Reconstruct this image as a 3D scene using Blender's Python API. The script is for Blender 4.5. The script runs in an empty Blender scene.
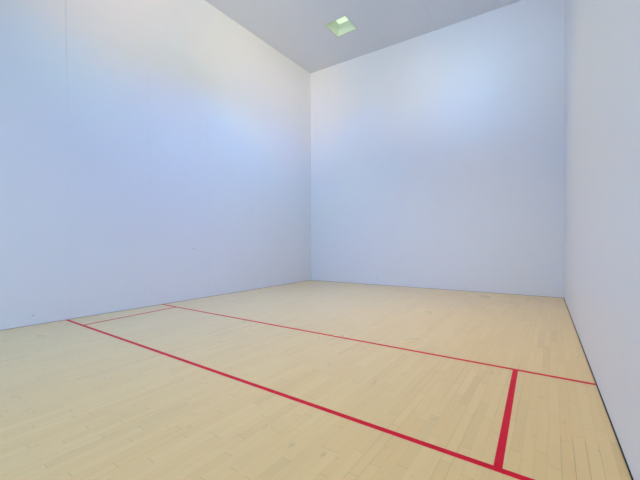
import bpy, bmesh, math
from mathutils import Vector, Matrix

sc = bpy.context.scene
col = sc.collection

# ---------------------------------------------------------------- measures
# x runs along the front wall, y is 0 at the front wall and negative towards
# the back of the court, z is up. Metres.
FT = 0.3048
W, H, LEN = 20 * FT, 6.152, 40 * FT
FRONT_SKEW = 0.214                      # far right corner stands a little deeper
RIGHT_SKEW = 0.1336 / 6.1               # right wall opens a little to the back
TH = 0.12                               # wall thickness


def right_x(y):                         # inner face of the right wall
    return W + RIGHT_SKEW * (-y)


def front_y(x):                         # inner face of the front wall
    return FRONT_SKEW * x / W


# ---------------------------------------------------------------- helpers
def link(name, bm, mat=None, parent=None, smooth=False):
    me = bpy.data.meshes.new(name)
    bmesh.ops.recalc_face_normals(bm, faces=bm.faces[:])
    bm.to_mesh(me)
    bm.free()
    if mat:
        me.materials.append(mat)
    if smooth:
        for p in me.polygons:
            p.use_smooth = True
    o = bpy.data.objects.new(name, me)
    col.objects.link(o)
    if parent:
        o.parent = parent
    return o


def structure(o, label=None):
    o['kind'] = 'structure'
    if label:
        o['label'] = label
    return o


def prism(bm, pts, z0, z1):
    """vertical prism over a floor polygon given as (x, y) points"""
    lo = [bm.verts.new((x, y, z0)) for x, y in pts]
    hi = [bm.verts.new((x, y, z1)) for x, y in pts]
    n = len(pts)
    bm.faces.new(lo[::-1])
    bm.faces.new(hi)
    for i in range(n):
        j = (i + 1) % n
        bm.faces.new((lo[i], lo[j], hi[j], hi[i]))


class Nodes:
    """small builder for node materials"""

    def __init__(self, name):
        self.m = bpy.data.materials.new(name)
        self.m.use_nodes = True
        self.t = self.m.node_tree
        self.t.nodes.clear()
        self.out = self.t.nodes.new('ShaderNodeOutputMaterial')

    def n(self, kind, **kw):
        nd = self.t.nodes.new(kind)
        for k, v in kw.items():
            setattr(nd, k, v)
        return nd

    def put(self, sock, v):
        if isinstance(v, bpy.types.NodeSocket):
            self.t.links.new(v, sock)
        else:
            sock.default_value = v

    def math(self, op, a, b=0.0, c=0.0, clamp=False):
        nd = self.n('ShaderNodeMath', operation=op, use_clamp=clamp)
        self.put(nd.inputs[0], a)
        self.put(nd.inputs[1], b)
        self.put(nd.inputs[2], c)
        return nd.outputs[0]

    def xyz(self):
        g = self.n('ShaderNodeNewGeometry')
        s = self.n('ShaderNodeSeparateXYZ')
        self.t.links.new(g.outputs['Position'], s.inputs[0])
        return s.outputs

    def vec(self, x, y, z):
        c = self.n('ShaderNodeCombineXYZ')
        for i, v in enumerate((x, y, z)):
            self.put(c.inputs[i], v)
        return c.outputs[0]

    def noise(self, v, scale, detail=2.0, rough=0.5):
        nd = self.n('ShaderNodeTexNoise')
        self.put(nd.inputs['Vector'], v)
        nd.inputs['Scale'].default_value = scale
        nd.inputs['Detail'].default_value = detail
        nd.inputs['Roughness'].default_value = rough
        return nd.outputs['Fac']

    def white(self, v):
        nd = self.n('ShaderNodeTexWhiteNoise', noise_dimensions='3D')
        self.put(nd.inputs['Vector'], v)
        return nd.outputs['Value'], nd.outputs['Color']

    def mix(self, f, a, b, blend='MIX'):
        nd = self.n('ShaderNodeMix', data_type='RGBA', blend_type=blend)
        self.put(nd.inputs['Factor'], f)
        self.put(nd.inputs['A'] if False else nd.inputs[6], a)
        self.put(nd.inputs[7], b)
        return nd.outputs[2]

    def ramp(self, v, stops):
        nd = self.n('ShaderNodeValToRGB')
        self.put(nd.inputs[0], v)
        e = nd.color_ramp.elements
        while len(e) < len(stops):
            e.new(0.5)
        for el, (p, c) in zip(e, stops):
            el.position = p
            el.color = c
        return nd.outputs[0]

    def smooth(self, v, a, b):
        nd = self.n('ShaderNodeMapRange', interpolation_type='SMOOTHSTEP')
        self.put(nd.inputs[0], v)
        nd.inputs[1].default_value = a
        nd.inputs[2].default_value = b
        nd.inputs[3].default_value = 0.0
        nd.inputs[4].default_value = 1.0
        return nd.outputs[0]

    def principled(self, color, rough=0.5, spec=0.5, normal=None, **kw):
        p = self.n('ShaderNodeBsdfPrincipled')
        self.put(p.inputs['Base Color'], color)
        self.put(p.inputs['Roughness'], rough)
        p.inputs['Specular IOR Level'].default_value = spec
        if normal is not None:
            self.put(p.inputs['Normal'], normal)
        for k, v in kw.items():
            self.put(p.inputs[k], v)
        self.t.links.new(p.outputs[0], self.out.inputs[0])
        return self.m

    def bump(self, h, strength, dist=0.01):
        b = self.n('ShaderNodeBump')
        self.put(b.inputs['Height'], h)
        b.inputs['Strength'].default_value = strength
        b.inputs['Distance'].default_value = dist
        return b.outputs[0]


def rgb(r, g, b):
    return (r, g, b, 1.0)


# ---------------------------------------------------------------- materials
WALL_COL = rgb(0.80, 0.81, 0.83)


def panel_mat(name, base, axis, step, start, seam=0.10, width=0.004, marks=(), rough=0.42, spec=0.4):
    """white court panels: thin butt joints along one axis, faint grime, scuffs.
    marks: (u, v, half width, half height, lean, depth), u along `axis`, v up"""
    N = Nodes(name)
    s = N.xyz()
    u = s[axis]
    v = s[2] if axis != 2 else s[1]
    f = N.math('FRACT', N.math('DIVIDE', N.math('SUBTRACT', u, start), step))
    d = N.math('MULTIPLY', N.math('MINIMUM', f, N.math('SUBTRACT', 1.0, f)), step)
    line = N.math('SUBTRACT', 1.0, N.smooth(d, width * 0.5, width * 1.6))
    pos = N.n('ShaderNodeNewGeometry').outputs['Position']
    patch = N.smooth(N.noise(pos, 0.45, 2.0), 0.42, 0.62)        # joints show in places only
    line = N.math('MULTIPLY', line, N.math('MULTIPLY_ADD', patch, 0.8, 0.2))
    grime = N.noise(pos, 1.3, 5.0, 0.6)
    c = N.mix(N.math('MULTIPLY', N.smooth(grime, 0.45, 0.85), 0.05), base, rgb(0.50, 0.50, 0.50))
    c = N.mix(N.math('MULTIPLY', line, seam), c, rgb(0.18, 0.19, 0.22))
    for (mu, mv, hw, hh, lean, depth) in marks:
        dv = N.math('SUBTRACT', v, mv)
        du = N.math('SUBTRACT', N.math('SUBTRACT', u, mu), N.math('MULTIPLY', dv, lean))
        r = N.math('ADD', N.math('POWER', N.math('DIVIDE', N.math('ABSOLUTE', du), hw), 2.0),
                   N.math('POWER', N.math('DIVIDE', N.math('ABSOLUTE', dv), hh), 2.0))
        k = N.math('SUBTRACT', 1.0, N.smooth(r, 0.2, 1.3))
        c = N.mix(N.math('MULTIPLY', k, depth), c, rgb(0.10, 0.11, 0.13))
    h = N.math('SUBTRACT', N.math('MULTIPLY', N.noise(pos, 3.0, 2.0), 0.3), line)
    return N.principled(c, rough, spec, N.bump(h, 0.08, 0.004))


M = {}
M['wall_left'] = panel_mat('white wall panels', WALL_COL, 1, 4 * FT, -6.045, seam=0.05, width=0.006, marks=(
    (-6.045, 4.9, 0.012, 1.5, 0.0, 0.10),
    (-6.477, 0.135, 0.022, 0.014, 0.6, 0.25), (-3.964, 1.022, 0.016, 0.014, 0.0, 0.4),
    (-7.05, 1.06, 0.03, 0.008, 0.0, 0.15), (-5.35, 0.62, 0.02, 0.008, 0.0, 0.15)))
M['wall_front'] = panel_mat('white front wall panels', WALL_COL, 0, 4 * FT, 0.0, seam=0.05, width=0.003, marks=(
    (2.1, 0.16, 0.03, 0.02, 0.0, 0.10), (4.4, 0.22, 0.04, 0.02, 0.3, 0.08)))
M['wall_right'] = panel_mat('white right wall panels', WALL_COL, 1, 4 * FT, -6.045, seam=0.05, width=0.004, marks=(
    (-6.645, 0.97, 0.010, 0.026, -0.5, 0.35), (-6.50, 0.84, 0.007, 0.018, 0.0, 0.18),
    (-6.30, 0.50, 0.010, 0.012, 0.0, 0.12)))
M['wall_back'] = panel_mat('white back wall panels', WALL_COL, 0, 4 * FT, 0.0, seam=0.08)
M['ceiling'] = panel_mat('painted ceiling panels', rgb(0.69, 0.705, 0.745), 0, 4 * FT, 0.0, seam=0.12, width=0.006, rough=0.6)


def floor_mat():
    N = Nodes('varnished maple strip floor')
    s = N.xyz()
    x, y = s[0], s[1]
    wdt = 0.0572
    row = N.math('FLOOR', N.math('DIVIDE', x, wdt))
    fx = N.math('FRACT', N.math('DIVIDE', x, wdt))
    shift, shade = N.white(N.vec(row, 3.7, 1.1))
    ln = N.math('MULTIPLY_ADD', shift, 0.35, 0.45)                 # board length in this row
    yy = N.math('ADD', N.math('DIVIDE', y, ln), N.math('MULTIPLY', shift, 37.0))
    brd = N.math('FLOOR', yy)
    fy = N.math('FRACT', yy)
    tone, tint = N.white(N.vec(row, brd, 0.5))
    dark, _ = N.white(N.vec(row, brd, 9.5))
    base = N.ramp(tone, [(0.0, FLOOR_A), (0.5, FLOOR_B), (1.0, FLOOR_C)])
    # long grain and slow mottling of the timber
    grain = N.noise(N.vec(N.math('MULTIPLY', x, 60.0), N.math('MULTIPLY', y, 2.2), N.math('MULTIPLY', tone, 30.0)), 1.0, 4.0, 0.6)
    c = N.mix(N.math('MULTIPLY', N.smooth(grain, 0.45, 0.95), 0.12), base, rgb(0.40, 0.27, 0.12))
    mott = N.noise(N.vec(N.math('MULTIPLY', x, 5.0), N.math('MULTIPLY', y, 1.6), 0.0), 1.0, 3.0, 0.6)
    c = N.mix(N.math('MULTIPLY', N.smooth(mott, 0.45, 0.95), 0.12), c, rgb(0.44, 0.31, 0.16))
    # short dull scuffs
    scf = N.noise(N.vec(N.math('MULTIPLY', x, 16.0), N.math('MULTIPLY', y, 7.0), 3.0), 1.0, 2.0, 0.55)
    c = N.mix(N.math('MULTIPLY', N.smooth(scf, 0.66, 0.76), 0.22), c, rgb(0.34, 0.24, 0.13))
    # the odd brown board
    c = N.mix(N.math('MULTIPLY', N.math('GREATER_THAN', dark, 0.955), 0.08), c, rgb(0.36, 0.22, 0.10))
    # joints: long edges hairline and patchy, butt ends a little stronger
    ex = N.math('MULTIPLY', N.math('MINIMUM', fx, N.math('SUBTRACT', 1.0, fx)), wdt)
    ey = N.math('MULTIPLY', N.math('MINIMUM', fy, N.math('SUBTRACT', 1.0, fy)), ln)
    jx = N.math('SUBTRACT', 1.0, N.smooth(ex, 0.0004, 0.0018))
    jy = N.math('SUBTRACT', 1.0, N.smooth(ey, 0.0008, 0.0030))
    open_, _ = N.white(N.vec(row, N.math('FLOOR', N.math('MULTIPLY', y, 0.9)), 4.4))
    jx = N.math('MULTIPLY', jx, N.math('MULTIPLY_ADD', N.math('GREATER_THAN', open_, 0.88), 0.40, 0.12))
    j = N.math('MAXIMUM', jx, N.math('MULTIPLY', jy, 0.25))
    c = N.mix(j, c, rgb(0.16, 0.10, 0.045))
    rough = N.math('MULTIPLY_ADD', N.noise(N.vec(x, y, 0.0), 1.0, 1.0), 0.05, FLOOR_R)
    return N.principled(c, rough, FLOOR_S, N.bump(N.math('MULTIPLY', j, -1.0), 0.05, 0.001))


FLOOR_A, FLOOR_B, FLOOR_C = rgb(0.87, 0.612, 0.266), rgb(0.885, 0.632, 0.280), rgb(0.90, 0.652, 0.296)
FLOOR_R, FLOOR_S = 0.26, 0.42
M['floor'] = floor_mat()


def line_mat():
    N = Nodes('red court line paint')
    s = N.xyz()
    n1, _ = N.white(N.vec(N.math('FLOOR', N.math('DIVIDE', s[0], 0.0572)), N.math('FLOOR', N.math('DIVIDE', s[1], 0.6)), 2.0))
    wear = N.noise(N.vec(s[0], s[1], 0.0), 14.0, 4.0)
    c = N.ramp(n1, [(0.0, rgb(0.70, 0.004, 0.026)), (1.0, rgb(0.80, 0.007, 0.036))])
    c = N.mix(N.math('MULTIPLY', N.smooth(wear, 0.62, 0.80), 0.15), c, rgb(0.75, 0.05, 0.06))
    return N.principled(c, 0.4, 0.10)


M['line'] = line_mat()

N = Nodes('dark strip for gap shade')
M['gap'] = N.principled(N.mix(N.noise(N.n('ShaderNodeNewGeometry').outputs['Position'], 6.0), rgb(0.008, 0.010, 0.010), rgb(0.02, 0.02, 0.018)), 0.6, 0.3)
N = Nodes('warm grey base strip')
M['base'] = N.principled(N.mix(N.noise(N.n('ShaderNodeNewGeometry').outputs['Position'], 5.0), rgb(0.40, 0.37, 0.32), rgb(0.52, 0.48, 0.42)), 0.6, 0.3)
N = Nodes('grey green frame')  # grey green tone throughout
M['frame'] = N.principled(N.mix(N.noise(N.n('ShaderNodeNewGeometry').outputs['Position'], 20.0), rgb(0.52, 0.60, 0.46), rgb(0.56, 0.64, 0.50)), 0.5, 0.4)
N = Nodes('reflector with green lamp tint')  # green tint of the lamp's light put into the colour
M['reflector'] = N.principled(N.mix(N.noise(N.n('ShaderNodeNewGeometry').outputs['Position'], 25.0), rgb(0.74, 0.86, 0.62), rgb(0.77, 0.88, 0.66)), 0.45, 0.5)
LENS_COL, LENS_E = rgb(0.78, 1.0, 0.62), 0.62
N = Nodes('lit prismatic lens')
cell = N.n('ShaderNodeTexVoronoi')
cell.inputs['Scale'].default_value = 60.0
N.t.links.new(N.n('ShaderNodeNewGeometry').outputs['Position'], cell.inputs['Vector'])
M['lens'] = N.principled(rgb(0.8, 0.85, 0.75), 0.3, 0.5, **{
    'Emission Color': LENS_COL,
    'Emission Strength': N.math('MULTIPLY_ADD', N.math('MULTIPLY', cell.outputs['Distance'], -1.0), LENS_E * 0.1, LENS_E)})

# ---------------------------------------------------------------- the court
bm = bmesh.new()
prism(bm, [(-TH, -LEN - TH), (right_x(-LEN) + TH, -LEN - TH), (right_x(0) + TH, FRONT_SKEW + TH), (-TH, TH)], -0.08, 0.0)
floor = structure(link('floor', bm, M['floor']), 'varnished pale maple strip floor with red court lines')

bm = bmesh.new()
prism(bm, [(-TH, -LEN), (0, -LEN), (0, 0), (-TH, 0)], 0.0, H)
structure(link('wall_left', bm, M['wall_left']))
bm = bmesh.new()
x1 = right_x(FRONT_SKEW) + TH
prism(bm, [(-TH, 0.0), (0.0, 0.0), (right_x(FRONT_SKEW), FRONT_SKEW), (x1, FRONT_SKEW), (x1, FRONT_SKEW + TH), (-TH, TH)], 0.0, H)
structure(link('wall_front', bm, M['wall_front']))
bm = bmesh.new()
prism(bm, [(right_x(-LEN), -LEN), (right_x(-LEN) + TH, -LEN), (right_x(FRONT_SKEW) + TH, FRONT_SKEW), (right_x(FRONT_SKEW), FRONT_SKEW)], 0.0, H)
structure(link('wall_right', bm, M['wall_right']))
# back wall stops below an unseen gallery, added for light on the upper walls
GAL, GD = 4.15, 2.6                      # parapet height, depth of the added gallery
XB = right_x(-LEN)
bm = bmesh.new()
prism(bm, [(-TH, -LEN - TH), (XB + TH, -LEN - TH), (XB + TH, -LEN), (-TH, -LEN)], 0.0, GAL)
structure(link('wall_back', bm, M['wall_back']))
bm = bmesh.new()
prism(bm, [(-TH, -LEN - GD), (XB + TH, -LEN - GD), (XB + TH, -LEN - TH), (-TH, -LEN - TH)], 2.9, 3.0)
prism(bm, [(-TH, -LEN - GD - TH), (XB + TH, -LEN - GD - TH), (XB + TH, -LEN - GD), (-TH, -LEN - GD)], 2.9, H)
prism(bm, [(-TH, -LEN - GD), (0, -LEN - GD), (0, -LEN - TH), (-TH, -LEN - TH)], 3.0, H)
prism(bm, [(-TH, -LEN - TH), (0, -LEN - TH), (0, -LEN), (-TH, -LEN)], GAL, H)
prism(bm, [(XB, -LEN - GD), (XB + TH, -LEN - GD), (XB + TH, -LEN - TH), (XB, -LEN - TH)], 3.0, H)
prism(bm, [(XB, -LEN - TH), (XB + TH, -LEN - TH), (XB + TH, -LEN), (XB, -LEN)], GAL, H)
prism(bm, [(-TH, -LEN - GD - TH), (XB + TH, -LEN - GD - TH), (XB + TH, -LEN - TH), (-TH, -LEN - TH)], H, H + 0.05)
structure(link('wall_gallery_added', bm, M['wall_back']))

# dark strip stands for the shaded gap at right, warm grey strips elsewhere
bm = bmesh.new()
t, h = 0.005, 0.010
prism(bm, [(right_x(-LEN) - t, -LEN), (right_x(-LEN), -LEN), (right_x(FRONT_SKEW), FRONT_SKEW), (right_x(FRONT_SKEW) - t, FRONT_SKEW)], 0.0, h)
structure(link('gap_strip_right', bm, M['gap']), 'thin dark strip for gap shade along the foot of the right wall')
bm = bmesh.new()
t, h = 0.004, 0.009
prism(bm, [(0.0, -LEN), (t, -LEN), (t, 0.0), (0.0, 0.0)], 0.0, h)
structure(link('baseboard_left', bm, M['base']))
bm = bmesh.new()
prism(bm, [(t, 0.0), (t, -t), (right_x(FRONT_SKEW) - 0.005, FRONT_SKEW - t), (right_x(FRONT_SKEW) - 0.005, FRONT_SKEW)], 0.0, h)
structure(link('baseboard_front', bm, M['base']))

# ---------------------------------------------------------------- painted lines (parts of the floor)
LW = 0.0381 * 1.05


def painted_line(name, a, b, label, width=LW):
    a, b = Vector(a), Vector(b)
    d = (b - a).normalized()
    n = Vector((-d.y, d.x)) * width * 0.5
    bm = bmesh.new()
    prism(bm, [tuple(p) for p in (a - n, b - n, b + n, a + n)], -0.0004, 0.0008)
    o = link(name, bm, M['line'], floor)
    o['label'] = label
    return o


S0, S1 = (0.006, -4.622), (right_x(-4.57) - 0.007, -4.563)
T0, T1 = (0.006, -6.094), (right_x(-6.10) - 0.007, -6.093)
painted_line('service_line', S0, S1, 'thinner looking red service line nearer the front wall')
painted_line('short_line', T0, T1, 'red short line crossing the floor nearest the viewer')
painted_line('service_box_line', (0.455, -4.619 - LW / 2), (0.575, -6.095 + LW / 2), 'short red box line beside the left wall')
painted_line('service_box_line', (5.645, -4.568 - LW / 2), (5.688, -6.092 + LW / 2), 'short red box line beside the right wall')

# ---------------------------------------------------------------- ceiling with openings for the lights
LX = (1.862, W - 1.862)
LY = (-1.285, -2.95, -4.05, -5.15, -6.25)  # beyond the front left light all are unseen, added to light the walls
OP = 0.27                                # half the opening
xs = sorted({-TH, right_x(-LEN) + TH} | {x + s * OP for x in LX for s in (-1, 1)})
ys = sorted({-LEN - TH, FRONT_SKEW + TH} | {y + s * OP for y in LY for s in (-1, 1)})


def is_hole(i, j):
    cx, cy = (xs[i] + xs[i + 1]) / 2, (ys[j] + ys[j + 1]) / 2
    return any(abs(cx - x) < 0.05 and abs(cy - y) < 0.05 for x in LX for y in LY)


bm = bmesh.new()
CT = 0.05
V = {}
for k, z in enumerate((H, H + CT)):
    for i, x in enumerate(xs):
        for j, y in enumerate(ys):
            V[i, j, k] = bm.verts.new((x, y, z))
solid = {(i, j) for i in range(len(xs) - 1) for j in range(len(ys) - 1) if not is_hole(i, j)}
for (i, j) in solid:
    for k in (0, 1):
        bm.faces.new((V[i, j, k], V[i + 1, j, k], V[i + 1, j + 1, k], V[i, j + 1, k]))
    for (di, dj, a, b) in ((-1, 0, (0, 0), (0, 1)), (1, 0, (1, 0), (1, 1)), (0, -1, (0, 0), (1, 0)), (0, 1, (0, 1), (1, 1))):
        if (i + di, j + dj) not in solid:
            p, q = (i + a[0], j + a[1]), (i + b[0], j + b[1])
            bm.faces.new((V[p[0], p[1], 0], V[q[0], q[1], 0], V[q[0], q[1], 1], V[p[0], p[1], 1]))
structure(link('ceiling', bm, M['ceiling']))

# ---------------------------------------------------------------- recessed ceiling lights
DEPTH, TOP = 0.19, 0.135                 # depth of the reflector, half the lens


def ring(bm, hw, z):
    return [bm.verts.new((sx * hw, sy * hw, z)) for sx, sy in ((-1, -1), (1, -1), (1, 1), (-1, 1))]


def band(bm, a, b):
    for i in range(4):
        j = (i + 1) % 4
        bm.faces.new((a[i], a[j], b[j], b[i]))


def make_light():
    root = bpy.data.objects.new('ceiling_light', None)
    col.objects.link(root)
    root.empty_display_size = 0.2
    # trim frame, a thin flange under the ceiling
    bm = bmesh.new()
    a, b = ring(bm, OP - 0.006, -0.005), ring(bm, OP + 0.012, -0.005)
    c, d = ring(bm, OP + 0.012, -0.0005), ring(bm, OP - 0.006, 0.02)
    band(bm, a, b); band(bm, b, c); band(bm, d, a)
    link('frame', bm, M['frame'], root)
    # tapering reflector, a shell with thickness
    bm = bmesh.new()
    a, b = ring(bm, OP - 0.010, 0.001), ring(bm, TOP, DEPTH)
    c, d = ring(bm, TOP + 0.008, DEPTH), ring(bm, OP - 0.002, 0.001)
    band(bm, a, b); band(bm, b, c); band(bm, c, d); band(bm, d, a)
    link('reflector', bm, M['reflector'], root)
    # lens plate closing the top
    bm = bmesh.new()
    a, b, c = ring(bm, TOP - 0.004, DEPTH - 0.012), ring(bm, TOP + 0.006, DEPTH + 0.001), ring(bm, TOP + 0.006, DEPTH + 0.02)
    bm.faces.new(a); band(bm, a, b); band(bm, b, c); bm.faces.new(c)
    link('lens', bm, M['lens'], root)
    return root


def copy_tree(o):
    r = o.copy()
    col.objects.link(r)
    for ch in [k for k in o.children if k.type == 'MESH']:
        c = ch.copy()
        col.objects.link(c)
        c.parent = r
    return r


ORD = ('', 'second', 'third', 'fourth', 'fifth')
POWER = {(0, 0): (1.8, 3.3, 12.0), (0, 1): (7.2, 15.8, 28.0), (0, 2): (0.4, 0.7, 28.0), (0, 3): (0.3, 2.0, 9.0),
         (0, 4): (0.4, 8.2, 18.5), (1, 0): (0.3, 1.9, 9.0), (1, 1): (21.5, 15.0, 0.5), (1, 2): (0.4, 0.4, 0.3),
         (1, 3): (0.4, 0.4, 0.3), (1, 4): (12.9, 9.3, 0.4)}
SPREAD = 95                              # watts per channel above
proto = None
for c, x in enumerate(LX):
    for r, y in enumerate(LY):
        root = proto if (c, r) != (0, 0) else None
        if root is None:
            root = proto = make_light()
        else:
            root = copy_tree(proto)
        root.location = (x, y, H)
        side = 'left' if c == 0 else 'right'
        root['category'] = 'ceiling light'
        root['group'] = 'recessed ceiling lights'
        root['label'] = ('square greenish recessed ceiling light near the far left corner' if (c, r) == (0, 0) else
                         'square recessed ceiling light added out of view above the front right of the court' if r == 0 else
                         f'square recessed ceiling light added out of view, {ORD[r]} from the front wall on the {side}')
        ld = bpy.data.lights.new('lamp', 'AREA')
        ld.shape = 'SQUARE'
        ld.size = OP * 1.6
        ld.spread = math.radians(SPREAD)
        p = POWER[c, r]
        ld.energy = max(p)
        ld.color = [v / max(p) for v in p]
        lo = bpy.data.objects.new('lamp', ld)
        col.objects.link(lo)
        lo.parent = root
        lo.location = (0, 0, 0.015)       # floats in the opening to keep its light off the reflector

# ---------------------------------------------------------------- added fill lights without fixtures, unseen behind the viewer, to brighten the walls
def add_fill(loc, to, spread, p):
    ld = bpy.data.lights.new('added_fill', 'AREA')
    ld.shape, ld.size, ld.spread = 'SQUARE', 0.3, math.radians(spread)
    ld.energy = max(p)
    ld.color = [v / max(p) for v in p]
    o = bpy.data.objects.new('added_fill', ld)
    col.objects.link(o)
    o.location = loc
    o.rotation_euler = (Vector(to) - Vector(loc)).to_track_quat('-Z', 'Y').to_euler()


SIDE, BACK_RIGHT, BACK_LEFT = (5.95, -8.2, 4.6), (5.8, -12.6, 4.4), (0.4, -12.6, 4.4)
add_fill(SIDE, (0, -2.5, 6.1), 70, (11.0, 24.0, 18.0))
add_fill(SIDE, (0, -1.4, 5.3), 30, (7.8, 4.4, 1.6))
add_fill(SIDE, (0, -5.0, 5.8), 40, (6.2, 2.0, 1.0))
add_fill(SIDE, (0, -1.3, 3.9), 26, (0.3, 1.2, 4.8))
add_fill(BACK_RIGHT, (0, -2.5, 6.2), 40, (6.0, 1.0, 0.5))
add_fill(BACK_LEFT, (4.5, 0.1, 5.2), 25, (3.8, 3.1, 3.1))
add_fill(BACK_LEFT, (4.4, 0.1, 4.9), 16, (0.9, 2.4, 3.6))
add_fill(BACK_LEFT, (1.7, 0.1, 5.4), 20, (1.2, 1.1, 1.3))
add_fill(BACK_LEFT, (3.4, 0.1, 4.8), 14, (0.8, 0.5, 0.3))

# added fill light just inside the plain back wall, unseen
ld = bpy.data.lights.new('added_back_fill', 'AREA')
ld.shape, ld.size, ld.size_y = 'RECTANGLE', 5.0, 2.2
ld.energy, ld.color = 229.0, (77.0 / 229.0, 126.7 / 229.0, 1.0)
o = bpy.data.objects.new('added_back_fill', ld)
col.objects.link(o)
o.location = (3.0, -12.15, 1.3)
o.rotation_euler = (math.radians(90), 0, 0)

# ---------------------------------------------------------------- camera
fwd = Vector((-0.57550542, 0.81769167, -0.01318475))
rgt = Vector((0.81779166, 0.57548949, -0.00535212))
up = Vector((-0.0032113, 0.01386255, 0.99989875))
cam = bpy.data.cameras.new('camera')
cam.sensor_fit = 'HORIZONTAL'
cam.sensor_width = 36.0
cam.lens = 330.249 / 640 * 36.0
cam.shift_x = -0.4 / 640
cam.shift_y = 6.85 / 640
cam.clip_start = 0.02
co = bpy.data.objects.new('camera', cam)
col.objects.link(co)
R = Matrix((rgt, up, -fwd)).transposed().to_4x4()
co.matrix_world = Matrix.Translation((5.90974, -7.92384, 1.13071)) @ R
sc.camera = co

w = bpy.data.worlds.new('world')
w.use_nodes = True
w.node_tree.nodes['Background'].inputs[0].default_value = (0.0, 0.0, 0.0, 1)
sc.world = w

vs = sc.view_settings
vs.view_transform = 'Standard'
vs.look = 'None'
vs.gamma = 1.0
vs.use_curve_mapping = False
vs.exposure = 0.0
sc.cycles.max_bounces = 16
sc.cycles.diffuse_bounces = 12
sc.cycles.glossy_bounces = 6
sc.cycles.caustics_reflective = True
sc.cycles.sample_clamp_indirect = 10
sc.cycles.use_denoising = True
